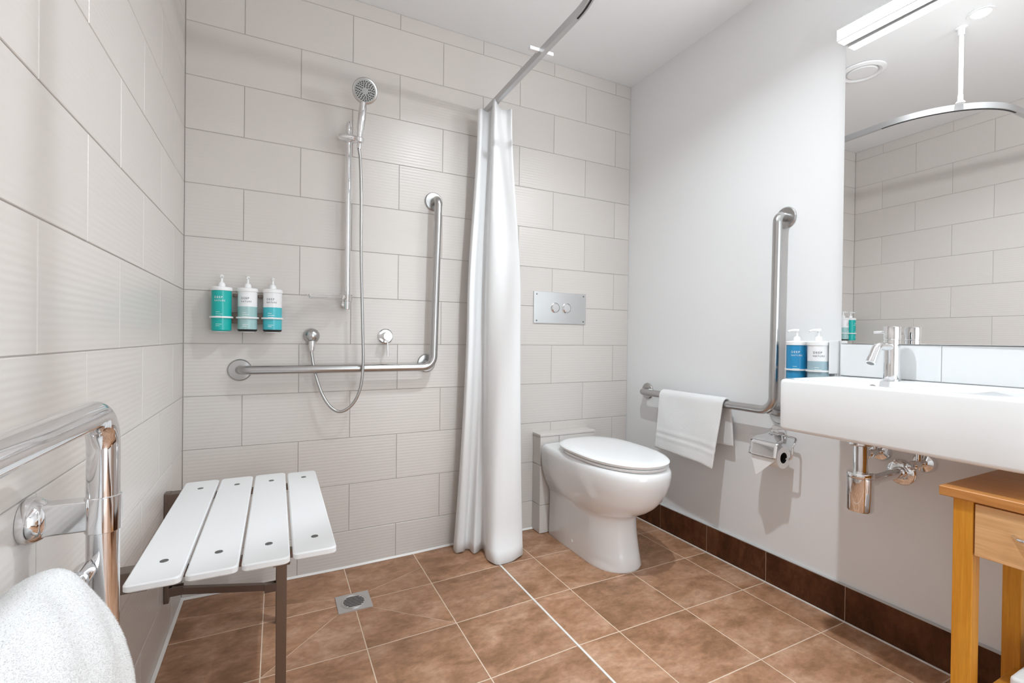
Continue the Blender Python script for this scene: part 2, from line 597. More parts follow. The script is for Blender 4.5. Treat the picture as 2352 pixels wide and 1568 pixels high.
def cat(pts, n):
    return [(p.x, p.y) for p in spline([(a, b, 0) for a, b in pts], n)]
NS = 9
top = cat([(-.072, .045), (-.078, .0), (-.062, -.012), (-.048, .012), (-.036, .022), (-.026, .026), (-.018, .030), (-.013, .010), (-.009, -.026), (.002, -.036), (.016, -.020), (.034, -.004), (.055, -.002), (.076, -.014), (.079, .014)], NS)
midp = cat([(-.104, .062), (-.118, .024), (-.108, -.018), (-.088, -.012), (-.076, .018), (-.062, .034), (-.048, .040), (-.036, .040), (-.030, -.010), (-.014, -.042), (.024, -.058), (.066, -.050), (.104, -.036), (.128, -.006), (.112, .034)], NS)
bot = cat([(-.135, .070), (-.170, .034), (-.156, -.022), (-.126, -.018), (-.112, .012), (-.094, .000), (-.072, -.038), (-.048, -.014), (-.030, .000), (-.012, -.070), (.026, -.104), (.085, -.078), (.136, -.040), (.148, .000), (.10, .046)], NS)
rows = []
NV = 46
for i in range(NV + 1):
    f = i / NV                                   # 0 top, 1 floor
    if f < .45:
        t = f / .45; t = t * t * (3 - 2 * t); A, B = top, midp
    else:
        t = (f - .45) / .55; t = t ** 1.6; A, B = midp, bot
    ring = []
    for k, (a, b) in enumerate(zip(A, B)):
        s = a[0] + (b[0] - a[0]) * t
        d = a[1] + (b[1] - a[1]) * t
        d += .003 * math.sin(k * .12 + f * 7) * f + .0012 * math.sin(k * .35 + f * 13 + 1) * f
        if f > .945 and 76 < k < 122:
            d -= ((f - .945) / .055) ** 1.5 * .045 * math.sin((k - 76) / 46 * PI) ** .7
        zt = 2.018 + .034 * math.exp(-((s + .003) / .016) ** 2)
        zb = .004 + zf(1.195 + .91 * s + .41 * d, 0) + .008 * max(0, math.sin(k * .31)) * .6
        z = zt + (zb - zt) * f
        x = 1.195 + .91 * s + .41 * d
        y = min(-.14 - .41 * s + .91 * d, -.008)
        ring.append((x, y, z))
    rows.append(ring)
cu = MB().rings(rows, False, False, closed=False).build('shower_curtain', 'curtain', smooth=180)
tag(cu, 'white fabric shower curtain bunched in long folds down to the floor', 'curtain')
sm = cu.modifiers.new('solid', 'SOLIDIFY'); sm.thickness = .0016

# ------------------------------------------------------------------ shower riser, hand shower, hose
rx, ry = .572, -.052
riser = thing('shower_riser', 'vertical chrome shower rail on the tiled wall with a sliding holder', 'shower rail', (rx, 0, 1.1))
bar = MB().lathe([(.0115, 1.086), (.0125, 1.089), (.0125, 1.845)], (rx, ry, 0), (0, 0, 1), 24)
bar.build('riser_bar', 'chrome', riser)
MB().lathe([(.0125, 0), (.0135, .004), (.0125, .026), (.009, .036), (.0001, .038)], (rx, ry, 1.826), (.03, -.06, 1), 20).build('end_cap', 'chrome', riser)
for z in (1.815, 1.112):
    MB().cyl((rx, -.0005, z), (rx, ry + .006, z), .009, 16).lathe([(.017, 0), (.017, .004), (.010, .007)], (rx, -.0005, z), (0, -1, 0), 20).build('wall_bracket', 'chrome', riser)
sl = MB()
rs = []
for k in range(21):                       # boat shaped slider lying across the bar
    u = -1 + 2 * k / 20
    w = math.sqrt(max(1 - u * u, 0)) ** .65
    cx = .574 + .048 * u
    hy, hz = .026 * w + .0008, .0150 * w + .0008
    rs.append([(cx, -.068 - .012 * u + hy * math.cos(2 * PI * j / 16), 1.790 - .004 * u + hz * math.sin(2 * PI * j / 16)) for j in range(16)])
sl.rings(rs).build('slider', 'chrome', riser)
MB().lathe([(.014, -.012), (.017, -.008), (.017, .006), (.014, .010), (.0115, .010), (.0115, -.012)], (.609, -.098, 1.782), (.05, -.28, 1), 22).build('holder_cup', 'chrome', riser)

# clear soap dish clipped to the riser
dish = thing('soap_dish', 'clear plastic soap dish clipped to the lower end of the shower rail', 'soap dish', (rx, ry, 1.13))
MB().lathe([(.0135, -.016), (.019, -.016), (.020, .012), (.0135, .014)], (rx, ry, 1.135), (0, 0, 1), 22).build('clip_collar', 'clear', dish)
dm = MB()
pl = [(.560 - .07 + .072 * math.cos(a), -.075 + .048 * math.sin(a)) for a in [2 * PI * k / 28 for k in range(28)]]
rr1 = [(x, y, 1.130) for x, y in pl]
c0 = (.49, -.075)
ins = [(c0[0] + (x - c0[0]) * .93, c0[1] + (y - c0[1]) * .93) for x, y in pl]
dm.rings([[(x, y, 1.142) for x, y in pl], [(x, y, 1.128) for x, y in ins], [(x, y, 1.1255) for x, y in ins], [(x, y, 1.141) for x, y in [(c0[0] + (x - c0[0]) * 1.02, c0[1] + (y - c0[1]) * 1.02) for x, y in pl]]], False, False)
dm.rings([[(x, y, 1.1282) for x, y in ins], [(x, y, 1.1262) for x, y in ins]])
dm.build('tray', 'clear', dish)

hs = thing('hand_shower', 'chrome hand shower with a round grey spray face in its holder', 'shower head', (.609, -.098, 1.782))
hp = spline([(.606, -.094, 1.745), (.608, -.097, 1.775), (.609, -.100, 1.80), (.612, -.110, 1.84), (.615, -.118, 1.885), (.618, -.124, 1.922)], 6)
nn = len(hp)
rad = [.0085 + .0075 * min(1, max(0, (i - 8) / 8)) - .002 * max(0, (i - 24) / 8) for i in range(nn)]
MB().tube(hp, rad, 18).build('handle', 'chrome', hs)
hn = Vector((-.10, -.86, -.42)).normalized()
hc = Vector((.620, -.150, 1.958))
MB().lathe([(.001, -.030), (.020, -.029), (.038, -.021), (.047, -.008), (.049, .0), (.0470, .004), (.043, .005)], hc, hn, 40).build('head_shell', 'steel', hs)
MB().lathe([(.043, .0045), (.041, .0062), (.012, .0070), (.001, .0072)], hc, hn, 36).build('spray_face', 'rubber', hs)
nz = MB()
u = hn.orthogonal().normalized(); w = hn.cross(u)
for r_, n_ in ((.015, 9), (.0215, 14), (.028, 18), (.0345, 24)):
    for k in range(n_):
        a = 2 * PI * k / n_ + r_ * 40
        p = hc + hn * .0062 + (u * math.cos(a) + w * math.sin(a)) * r_
        nz.lathe([(.0025, 0), (.0022, .0026)], p, hn, 6)
nz.build('nozzle', 'black', hs, kind='stuff')

hose = resample(spline([(.606, -.094, 1.745), (.612, -.094, 1.70), (.617, -.094, 1.55), (.619, -.096, 1.30), (.628, -.098, 1.0), (.631, -.096, .86), (.622, -.092, .765), (.595, -.086, .70), (.552, -.078, .668), (.513, -.068, .684), (.478, -.055, .74), (.452, -.040, .825), (.440, -.033, .895), (.439, -.032, .93)], 24), .0022)
ho = MB().tube(hose, [.0066 if k % 2 else .0056 for k in range(len(hose))], 10).build('shower_hose', 'steel', smooth=180)
tag(ho, 'ribbed metal shower hose looping from the hand shower to the wall outlet', 'hose')

ol = thing('hose_outlet', 'domed metal wall outlet with the hose screwed into its underside', 'wall outlet', (.44, 0, .976))
MB().lathe([(.030, .0006), (.0305, .012), (.027, .026), (.018, .036), (.006, .040), (.0005, .0405)], (.44, 0, .976), (0, -1, 0), 30).build('dome', 'steel', ol)
MB().lathe([(.0125, 0), (.0135, -.016), (.0105, -.040), (.0095, -.040)], (.44, -.032, .955), (0, 0, 1), 20).build('hose_nut', 'chrome', ol)

mx = thing('shower_mixer', 'round chrome shower mixer with a thin lever on the tiled wall', 'mixer tap', (.74, 0, .978))
MB().lathe([(.033, .0006), (.033, .004), (.028, .008)], (.74, 0, .978), (0, -1, 0), 36).build('wall_plate', 'chrome', mx)
MB().lathe([(.0195, .004), (.0195, .058), (.018, .0605), (.0005, .061)], (.74, 0, .978), (0, -1, 0), 30).build('barrel', 'chrome', mx)
MB().cyl((.74, -.048, .962), (.741, -.052, .893), .0042, 12).build('lever', 'chrome', mx)

# ------------------------------------------------------------------ grab bars
def flange(p, d, parent, r=.042):
    return MB().lathe([(r, .0006), (r, .004), (r - .004, .008), (.022, .0095), (.0175, .0095)], p, d, 36).build('flange', 'steel', parent)

gb = thing('grab_bar', 'L-shaped satin steel grab bar on the tiled shower wall', 'grab bar', (.95, 0, .85))
r_ = .0168
MB().tube(fillet([(.953, -.004, 1.600), (.957, -.062, 1.600), (.941, -.062, .843), (.200, -.062, .842), (.184, -.004, .840)], [.045, .05, .04], 10), r_, 18).build('bar', 'steel', gb)
MB().cyl((.926, -.004, .858), (.926, -.062, .850), .014, 16).build('elbow_stub', 'steel', gb)
for p in ((.953, 0, 1.600), (.184, 0, .840), (.926, 0, .858)):
    flange(p, (0, -1, 0), gb)

gb2 = thing('grab_bar', 'L-shaped steel grab bar on the plain white wall with a hand towel over it', 'grab bar', (W, -.9, .7))
MB().tube(fillet([(W - .004, -.930, 1.462), (W - .062, -.936, 1.462), (W - .062, -.928, .703), (W - .062, -.190, .702), (W - .004, -.172, .702)], [.045, .055, .035], 10), r_, 18).build('bar', 'steel', gb2)
MB().cyl((W - .004, -.915, .690), (W - .062, -.912, .703), .014, 16).build('elbow_stub', 'steel', gb2)
for p in ((W, -.930, 1.462), (W, -.172, .702), (W, -.915, .690)):
    flange(p, (-1, 0, 0), gb2)

# hand towel over the right bar
bx, bz = W - .062, .702
prof = []
NF = 22
for k in range(NF):
    f = k / (NF - 1)
    prof.append((bx - .024 - .028 * (1 - f) ** 1.2, .447 + f * (bz - .447)))
for k in range(1, 10):
    a = PI - PI * k / 10
    prof.append((bx + .024 * math.cos(a), bz + .026 * math.sin(a)))
for k in range(NF - 4):
    f = k / (NF - 5)
    prof.append((bx + .024 + .004 * f, bz - f * (bz - .520)))
NY = 44
rows = []
for j in range(NY + 1):
    g = j / NY
    y = -.347 - .370 * g
    row = []
    for k, (x, z) in enumerate(prof):
        wob = .0012 * math.sin(g * 9 + k * .25) + .0004 * math.sin(g * 33 + k * .5)
        zz = z
        fr = 1 - k / NF if k < NF else 0
        if k < NF:
            zz = z - fr * (.012 * g + .010 * max(0, g - .8) * 5)
            wob -= fr * .012 * g
            if .495 < z < .535: wob += .0030 * math.sin((z - .495) / .04 * 4 * PI)
        yy = y + (.016 * fr * g if k < NF else -.012 * (k - NF) / 20)
        row.append((x + wob, yy, zz))
    rows.append(row)
ht = MB().rings(rows, False, False, closed=False).build('hand_towel', 'terry', smooth=180)
tag(ht, 'folded white hand towel draped over the grab bar on the white wall', 'towel')
sm = ht.modifiers.new('solid', 'SOLIDIFY'); sm.thickness = .009; sm.offset = 0
sb = ht.modifiers.new('sub', 'SUBSURF'); sb.levels = 1; sb.render_levels = 1

# ------------------------------------------------------------------ pump bottles and their racks
def text_mesh(s, size):
    cu_ = bpy.data.curves.new('lettering', 'FONT')
    cu_.body = s; cu_.size = size; cu_.align_x = 'LEFT'; cu_.space_character = 1.25
    ob = bpy.data.objects.new('lettering', cu_)
    COL.objects.link(ob)
    bpy.context.view_layer.update()
    me = bpy.data.meshes.new_from_object(ob.evaluated_get(bpy.context.evaluated_depsgraph_get()))
    vs = [tuple(v.co) for v in me.vertices]; fs = [tuple(p.vertices) for p in me.polygons]
    bpy.data.objects.remove(ob); bpy.data.curves.remove(cu_); bpy.data.meshes.remove(me)
    return vs, fs

def wrap(mb, vs, fs, c, r, phi, tx, tz):
    out = []
    for x, y, z in vs:
        a = phi + (x + tx) / r
        out.append((c[0] + r * math.cos(a), c[1] + r * math.sin(a), tz + y))
    mb.add(out, fs)

TXT = {'DEEP': text_mesh('DEEP', .0108), 'NATURE': text_mesh('NATURE', .0082)}
def bottle(c, z0, r, h, phi, low, up, ink, line, label, group, aim=None):
    t = thing('pump_bottle', label, 'bottle', (c[0], c[1], z0), group)
    spl = z0 + h * .64
    cw = up is None
    MB().lathe([(r * .9, 0), (r, .004), (r, .008)], (c[0], c[1], z0), (0, 0, 1), 28).build('base', M['black'] if not cw else low, t)
    MB().lathe([(r, .0075), (r, (h if cw else h * .62))], (c[0], c[1], z0), (0, 0, 1), 32).build('body', low, t)
    if not cw:
        MB().lathe([(r, h * .62), (r, h)], (c[0], c[1], z0), (0, 0, 1), 32).build('upper_body', up, t)
    z1 = z0 + h
    MB().lathe([(r + .0008, 0), (r + .0022, .001), (r + .0022, .012), (r * .96, .0145), (r * .5, .016)], (c[0], c[1], z1 - .001), (0, 0, 1), 32).build('lid', 'white_metal', t)
    MB().lathe([(.0125, 0), (.0125, .010), (.0095, .016), (.0045, .019), (.0042, .034), (.0068, .036), (.0072, .044), (.004, .046)], (c[0], c[1], z1 + .0135), (0, 0, 1), 20).build('pump', 'white_metal', t)
    aim = phi if aim is None else aim
    d = Vector((math.cos(aim), math.sin(aim), 0))
    p = Vector((c[0], c[1], z1 + .0535))
    MB().tube([p - d * .006, p + d * .010, p + d * .024 + Vector((0, 0, -.001)), p + d * .031 + Vector((0, 0, -.0045))], [.0062, .0058, .0042, .0036], 10).build('spout', 'white_metal', t)
    tm = MB()
    zt = z0 + h * .80
    wrap(tm, *TXT['DEEP'], c, r + .0004, phi, -.022, zt)
    wrap(tm, *TXT['NATURE'], c, r + .0004, phi, -.022, zt - .0112)
    tm.build('lettering', ink, t, smooth=0)
    ln = MB()                     # small print, too fine to read
    for k, (zz, L) in enumerate(((.46, .014), (.41, .022), (.36, .018), (.16, .020), (.12, .014))):
        q = [(x, y, 0) for x in [-.016 + L * i / 6 for i in range(7)] for y in (0, .0016)]
        fs = [(2 * i, 2 * i + 2, 2 * i + 3, 2 * i + 1) for i in range(6)]
        wrap(ln, q, fs, c, r + .0003, phi, 0, z0 + h * zz)
    ln.build('small_print', line, t, smooth=0, kind='stuff')
    return t

def plast(n, c, rough=.22): return mat(n, c, rough)
teal = plast('teal_plastic', (.008, .43, .40)); aqua = plast('aqua_plastic', (.07, .50, .57)); sage = plast('sage_plastic', (.36, .55, .545))
blue = plast('blue_plastic', (.018, .27, .54)); bluegrey = plast('blue_grey_plastic', (.36, .50, .56)); whitep = plast('white_bottle_plastic', (.85, .85, .86))
inkw = plast('white_ink', (.85, .9, .9), .5); inkd = plast('dark_ink', (.03, .03, .05), .5); inkp = plast('pale_ink', (.45, .72, .72), .5)

by = -.053
gs = 'pump bottles on the shower wall'
bottle((.126, by), .990, .033, .150, R(-90), teal, None, inkw, inkp, 'all teal pump bottle, left of the three on the shower wall', gs)
bottle((.211, by), .990, .033, .150, R(-90), sage, whitep, inkd, inkw, 'white and pale sage pump bottle, middle of the three on the shower wall', gs)
bottle((.296, by), .990, .033, .150, R(-90), aqua, whitep, inkd, inkw, 'white and bright aqua pump bottle, right of the three on the shower wall', gs)
rk = thing('bottle_rack', 'white ring rack holding three pump bottles on the shower wall', 'bottle rack', (.211, 0, 1.04))
for bx_ in (.126, .211, .296):
    MB().lathe([(.0345, -.003), (.0385, -.003), (.0385, .003), (.0345, .003), (.0345, -.003)], (bx_, by, 1.041), (0, 0, 1), 32).build('ring', 'white_metal', rk)
    MB().lathe([(.001, -.0035), (.024, -.0035), (.024, -.0005), (.001, -.0005)], (bx_, by, .9895), (0, 0, 1), 20).build('foot_plate', 'white_metal', rk)
    MB().box(bx_ - .012, bx_ + .012, -.018, -.0006, .986, .990).box(bx_ - .012, bx_ + .012, by + .022, -.018, .986, .9894).build('foot_arm', 'white_metal', rk)
MB().box(.10, .322, -.009, -.0006, 1.02, 1.062, .002).build('back_plate', 'bronze', rk)
for bx_ in (.1685, .2535):
    MB().box(bx_ - .009, bx_ + .009, -.013, -.0006, 1.122, 1.134, .002).build('clip', 'bronze', rk)

gs = 'pump bottles on the wall beside the basin'
bxr = W - .052
bottle((bxr, -1.012), .815, .034, .148, R(-142), blue, None, inkw, inkp, 'bright blue pump bottle on the white wall beside the basin', gs, R(142))
bottle((bxr, -1.091), .815, .034, .148, R(-142), bluegrey, whitep, inkd, inkw, 'white and blue-grey pump bottle between the blue one and the mirror', gs, R(142))
rk = thing('bottle_rack', 'white wire rack holding two pump bottles on the wall beside the basin', 'bottle rack', (W, -1.05, .88))
for y_ in (-1.012, -1.091):
    MB().lathe([(.0352, -.003), (.0388, -.003), (.0388, .003), (.0352, .003), (.0352, -.003)], (bxr, y_, .872), (0, 0, 1), 32).build('ring', 'white_metal', rk)
    MB().lathe([(.001, -.0035), (.025, -.0035), (.025, -.0005), (.001, -.0005)], (bxr, y_, .8145), (0, 0, 1), 20).box(bxr + .02, W - .0006, y_ - .012, y_ + .012, .811, .8142).build('foot_plate', 'white_metal', rk)
MB().box(W - .010, W - .0006, -1.134, -.972, .83, .975, .002).build('back_plate', 'white_metal', rk)
MB().box(W - .060, W - .0006, -1.1345, -1.1305, .864, .980, .001).build('side_plate', 'white_metal', rk)

# ------------------------------------------------------------------ flush plate
fp = thing('flush_plate', 'stainless steel dual flush plate on the tiles above the toilet', 'flush plate', (1.646, 0, 1.137))
MB().box(1.485, 1.808, -.006, -.0006, 1.055, 1.219, .0015).build('plate', 'plate', fp)
for x, r_ in ((1.613, .027), (1.684, .027)):
    MB().lathe([(r_, 0), (r_, .003), (r_ - .003, .0045), (r_ - .004, .002)], (x, -.0055, 1.138), (0, -1, 0), 32).build('button_ring', 'chrome', fp)
    MB().lathe([(r_ - .005, .0005), (r_ - .005, .006), (r_ - .007, .0075), (.0005, .008)], (x, -.0055, 1.138), (0, -1, 0), 32).build('button', 'chrome', fp)
for x, z in ((1.502, 1.205), (1.791, 1.205), (1.502, 1.069), (1.791, 1.069)):
    MB().lathe([(.0045, 0), (.004, .0018), (.0005, .002)], (x, -.006, z), (0, -1, 0), 12).build('screw', 'screw', fp)

# ------------------------------------------------------------------ toilet
TX = 1.652
tl = thing('toilet', 'white ceramic back-to-wall toilet with its lid closed', 'toilet', (TX, -.4, 0))
def dsec(hw, yb, yf, n=40, hb=None, pw=2.25):
    # D section: straight back, sides running forward, rounded front. hb: half width at the back
    hb = hb or hw
    L = min(.9 * hw * 1.5, (yb - yf) * .62)
    ye = yf + L
    out = []
    for k in range(n + 1):
        a = PI * k / n
        c, s = math.cos(a), math.sin(a)
        x = hw * math.copysign(abs(c) ** (2 / pw), c)
        y = ye - L * abs(s) ** (2 / pw)
        out.append((TX + x, y))
    out += [(TX - hw + (hw - hb) * .5, ye + (yb - ye) * .5), (TX - hb, yb - .02), (TX - hb + .018, yb), (TX, yb), (TX + hb - .018, yb), (TX + hb, yb - .02), (TX + hw - (hw - hb) * .5, ye + (yb - ye) * .5)]
    return out
secs = [(.000, .117, -.080, -.576, .116), (.010, .119, -.080, -.580, .118), (.06, .115, -.080, -.566, .117), (.14, .111, -.080, -.551, .115), (.200, .111, -.080, -.548, .114),
        (.222, .114, -.080, -.556, .116), (.236, .126, -.080, -.586, .122), (.255, .139, -.080, -.622, .131), (.28, .152, -.080, -.655, .142), (.31, .163, -.080, -.682, .152), (.35, .172, -.080, -.705, .161), (.39, .177, -.080, -.719, .166),
        (.42, .178, -.080, -.724, .167), (.436, .177, -.080, -.722, .165), (.447, .172, -.081, -.715, .158), (.453, .162, -.084, -.702, .148)]
MB().rings([[(x, y, z) for x, y in dsec(hw, yb, yf, hb=hb)] for z, hw, yb, yf, hb in secs]).build('pan', 'ceramic', tl, smooth=60)
def egg(hw, yb, yf, n=56):
    out = []
    for k in range(n):
        a = 2 * PI * k / n
        c, s = math.cos(a), math.sin(a)
        L = (yb - yf)
        y0 = yf + L * .52
        pw = 2.2 if s < 0 else 3.4
        x = hw * math.copysign(abs(c) ** (2 / pw), c)
        y = y0 + (L * .52 if s < 0 else L * .48) * math.copysign(abs(s) ** (2 / pw), s)
        if s > 0: x *= 1 - .12 * s ** 2
        out.append((TX + x, y))
    return out
def slab(levels, name, m):
    MB().rings([[(x, y, z + tilt * (y + .7)) for x, y in egg(hw, yb, yf)] for z, hw, yb, yf, tilt in levels]).build(name, m, tl, smooth=50)
slab([(.4545, .164, -.200, -.708, .004), (.4555, .170, -.195, -.716, .004), (.464, .173, -.192, -.720, .004), (.4665, .167, -.196, -.714, .004)], 'seat', 'seat_plastic')
slab([(.4690, .170, -.178, -.712, .008), (.4700, .176, -.172, -.720, .008), (.4795, .179, -.170, -.723, .008), (.4845, .175, -.174, -.718, .009), (.4870, .160, -.188, -.702, .010), (.4885, .12, -.23, -.66, .011), (.4887, .05, -.33, -.55, .011)], 'lid', 'seat_plastic')
for s in (-1, 1):
    MB().cyl((TX + s * .075 - .02, -.178, .468), (TX + s * .075 + .02, -.178, .468), .010, 14).box(TX + s * .075 - .012, TX + s * .075 + .012, -.186, -.160, .4555, .468, .003).build('hinge', 'seat_plastic', tl)
MB().lathe([(.009, 0), (.008, .003), (.001, .004)], (TX - .1163, -.300, .045), (-1, 0, 0), 14).build('bolt_cap', 'seat_plastic', tl)

# ------------------------------------------------------------------ toilet roll and holder
th = thing('toilet_roll_holder', 'chrome toilet roll holder with a hinged cover on the white wall', 'roll holder', (W, -.91, .61))
ty0, ty1 = -.868, -.982
MB().box(W - .012, W - .0006, -.945, -.890, .592, .640, .004).box(W - .036, W - .010, -.930, -.902, .606, .626, .003).build('mount', 'chrome', th)
rcx, rcz, rr = W - .070, .534, .041
cv = []
arc = [(p.x, p.z) for p in fillet([(W - .036, 0, .613), (W - .108, 0, .588), (W - .121, 0, .530)], .012, 8)]
arc = [(p.x, p.y) for p in resample([Vector((a, b, 0)) for a, b in arc], .005)]
for i, (x, z) in enumerate(arc):
    f = min(1, i / 9)
    ya = ty0 - .030 * (1 - f); yb = ty1 + .030 * (1 - f)
    cv.append([(x, ya + (yb - ya) * k / 8, z) for k in range(9)])
co = MB().rings(cv, False, False, closed=False).build('cover', 'chrome', th, smooth=50)
sm = co.modifiers.new('solid', 'SOLIDIFY'); sm.thickness = .0012
MB().tube(fillet([(W - .034, -.915, .614), (W - .036, -1.008, .610), (W - .068, -1.012, .580), (W - .070, -1.010, .534), (W - .070, -.876, .534)], [.012, .012, .012], 6), .0040, 10).build('arm', 'chrome', th)
MB().tube([(W - .046, -.900, .613), (W - .046, -.908, .617), (W - .046, -.916, .613)], .003, 8).build('hinge_loop', 'chrome', th)

roll = thing('toilet_roll', 'white toilet roll with a pointed loose sheet under the chrome cover', 'toilet roll', (rcx, -.926, rcz))
pm = MB()
seg = 36
def circ(r, y): return [(rcx + r * math.cos(2 * PI * k / seg), y, rcz + r * math.sin(2 * PI * k / seg)) for k in range(seg)]
pm.rings([circ(.021, -.872), circ(rr - .001, -.872), circ(rr, -.873), circ(rr, -.979), circ(rr - .001, -.980), circ(.021, -.980), circ(.021, -.872)], False, False)
pm.build('paper', 'paper', roll)
MB().rings([circ(.0208, -.8735), circ(.0208, -.9785), circ(.0195, -.9785), circ(.0195, -.8735), circ(.0208, -.8735)], False, False).build('core', 'core', roll)
shp = []
for k in range(9):
    f = k / 8
    z = .530 - .072 * f
    ya = -.874 - .024 * f; yb = -.978 + (.960 - .884) * f
    shp.append([(rcx - rr - .0012 - .003 * f, ya, z), (rcx - rr - .0012 - .003 * f, yb, z)])
so = MB().rings(shp, False, False, closed=False).build('loose_sheet', 'paper', roll, smooth=0)
sm = so.modifiers.new('solid', 'SOLIDIFY'); sm.thickness = .0008

# ------------------------------------------------------------------ basin, tap, waste
BX0, BY0, BY1, BZ0, BZ1 = 1.745, -1.760, -1.1405, .694, .857
bs = thing('wash_basin', 'white rectangular wall-hung ceramic wash basin under the mirror', 'basin', (W, -1.45, .8))
mb = MB()
XB = W - .0008
def bring(x0, y0, y1, r, z): return [(x, y, z) for x, y in rrect(x0, XB if x0 < 1.79 else 1.992, y0, y1, r, 8)]
def outer(i, z, r=.045):
    # square against the wall, rounded at the room side
    x0 = BX0 + i; y0 = BY0 + i; y1 = BY1 - i
    out = [(XB, y0), (XB, y1)]
    n = 8
    rl = .03
    for k in range(n + 1):
        a = R(90 + 90 * k / n); out.append((x0 + rl + rl * math.cos(a), y1 - rl + rl * math.sin(a)))
    rl = .07
    for k in range(n + 1):
        a = R(180 + 90 * k / n); out.append((x0 + rl + rl * math.cos(a), y0 + rl + rl * math.sin(a)))
    return [(x, y, z) for x, y in out]
def inner(x0, x1, y0, y1, z, r):
    out = []
    n = 8
    pts = [(x1, y0), (x1, y1)]
    for cx, cy, a0, m_ in ((x1 - .02, y0 + .02, 270, 1), (x1 - .02, y1 - .02, 0, 1)):
        pass
    out = [(x1, y0), (x1, y1)]
    for k in range(n + 1):
        a = R(90 + 90 * k / n); out.append((x0 + r + r * math.cos(a), y1 - r + r * math.sin(a)))
    for k in range(n + 1):
        a = R(180 + 90 * k / n); out.append((x0 + r + r * math.cos(a), y0 + r + r * math.sin(a)))
    return [(x, y, z) for x, y in out]
mb.rings([outer(.020, BZ0), outer(.006, BZ0 + .0015), outer(.001, BZ0 + .006), outer(0, BZ0 + .012), outer(0, BZ0 + .06), outer(0, BZ1 - .010), outer(.003, BZ1 - .003), outer(.009, BZ1),
          inner(BX0 + .020, 1.985, -1.60, BY1 - .022, BZ1, .04), inner(BX0 + .024, 1.981, -1.595, BY1 - .026, BZ1 - .004, .04),
          inner(BX0 + .034, 1.972, -1.580, BY1 - .040, BZ1 - .05, .05), inner(BX0 + .06, 1.95, -1.54, BY1 - .07, BZ1 - .095, .06), inner(BX0 + .12, 1.93, -1.40, BY1 - .12, BZ1 - .108, .04)])
mb.build('bowl', 'ceramic', bs, smooth=50)
MB().lathe([(.008, 0), (.011, .0), (.012, .003), (.008, .004), (.007, .001)], (1.9765, -1.300, .832), (-1, 0, .2), 20).build('overflow_ring', 'chrome', bs)
MB().lathe([(.001, .0), (.007, .0), (.007, .0012), (.001, .0012)], (1.9765, -1.300, .832), (-1, 0, .2), 16).build('overflow_hole', 'black', bs)
MB().lathe([(.030, .0), (.030, .003), (.022, .005), (.001, .003)], (1.915, -1.300, BZ1 - .1078), (0, 0, 1), 28).build('drain', 'chrome', bs)

tp = thing('basin_tap', 'cylindrical chrome mixer tap with an angled spout on the basin', 'tap', (2.030, -1.325, BZ1))
tx, ty = 2.030, -1.325
MB().lathe([(.0245, .0005), (.0245, .004), (.0215, .006), (.0210, .126), (.0195, .127)], (tx, ty, BZ1), (0, 0, 1), 36).build('body', 'chrome', tp)
MB().lathe([(.0190, .126), (.0215, .129), (.0218, .133), (.0218, .166), (.0205, .169), (.001, .1695)], (tx, ty, BZ1), (0, 0, 1), 36).build('handle_cap', 'chrome', tp)
MB().cyl((tx + .0, ty + .016, BZ1 + .152), (tx - .022, ty + .040, BZ1 + .150), .0042, 12).build('lever', 'chrome', tp)
MB().tube(fillet([(tx - .01, ty, BZ1 + .106), (tx - .075, ty + .004, BZ1 + .107), (tx - .108, ty + .006, BZ1 + .055)], .022, 10), .0125, 20).build('spout', 'chrome', tp)
dsp = (Vector((tx - .108, ty + .006, BZ1 + .055)) - Vector((tx - .075, ty + .004, BZ1 + .107))).normalized()
MB().lathe([(.0136, -.018), (.0138, -.001), (.012, .0006), (.010, .0006), (.010, -.002)], Vector((tx - .108, ty + .006, BZ1 + .055)), dsp, 22).build('aerator', 'chrome', tp)
MB().lathe([(.0005, .0002), (.0098, .0002), (.0098, .0008), (.0005, .0008)], Vector((tx - .108, ty + .006, BZ1 + .055)), dsp, 18).build('aerator_mesh', 'screw', tp)

bt = thing('bottle_trap', 'chrome bottle trap under the basin piped into the wall', 'waste trap', (1.915, -1.30, .56))
cx, cy = 1.915, -1.300
MB().lathe([(.036, .694), (.036, .686), (.030, .686)], (cx, cy, 0), (0, 0, 1), 30).build('gasket', 'black', bt)
MB().lathe([(.018, .6855), (.0335, .6855), (.0335, .664), (.031, .661), (.018, .661)], (cx, cy, 0), (0, 0, 1), 32).build('top_nut', 'chrome', bt)
MB().lathe([(.0195, .662), (.0195, .572)], (cx, cy, 0), (0, 0, 1), 28).build('tailpipe', 'chrome', bt)
MB().lathe([(.0205, .580), (.034, .578), (.0355, .574), (.0355, .565), (.035, .5635)], (cx, cy, 0), (0, 0, 1), 36).build('collar', 'chrome', bt)
MB().lathe([(.0352, .563), (.0352, .466), (.033, .4615), (.001, .461)], (cx, cy, 0), (0, 0, 1), 40).build('cup', 'chrome', bt)
MB().cyl((cx + .025, cy, .546), (W - .004, -1.324, .562), .0155, 24).build('outlet_pipe', 'chrome', bt)
MB().cyl((cx + .03, cy - .002, .5462), (cx + .062, cy - .006, .549), .0195, 24).build('outlet_nut', 'chrome', bt)
MB().lathe([(.040, .0006), (.040, .004), (.035, .008), (.019, .0095), (.0185, .022), (.016, .022)], (W, -1.324, .562), (-1, 0, 0), 40).build('wall_flange', 'chrome', bt)

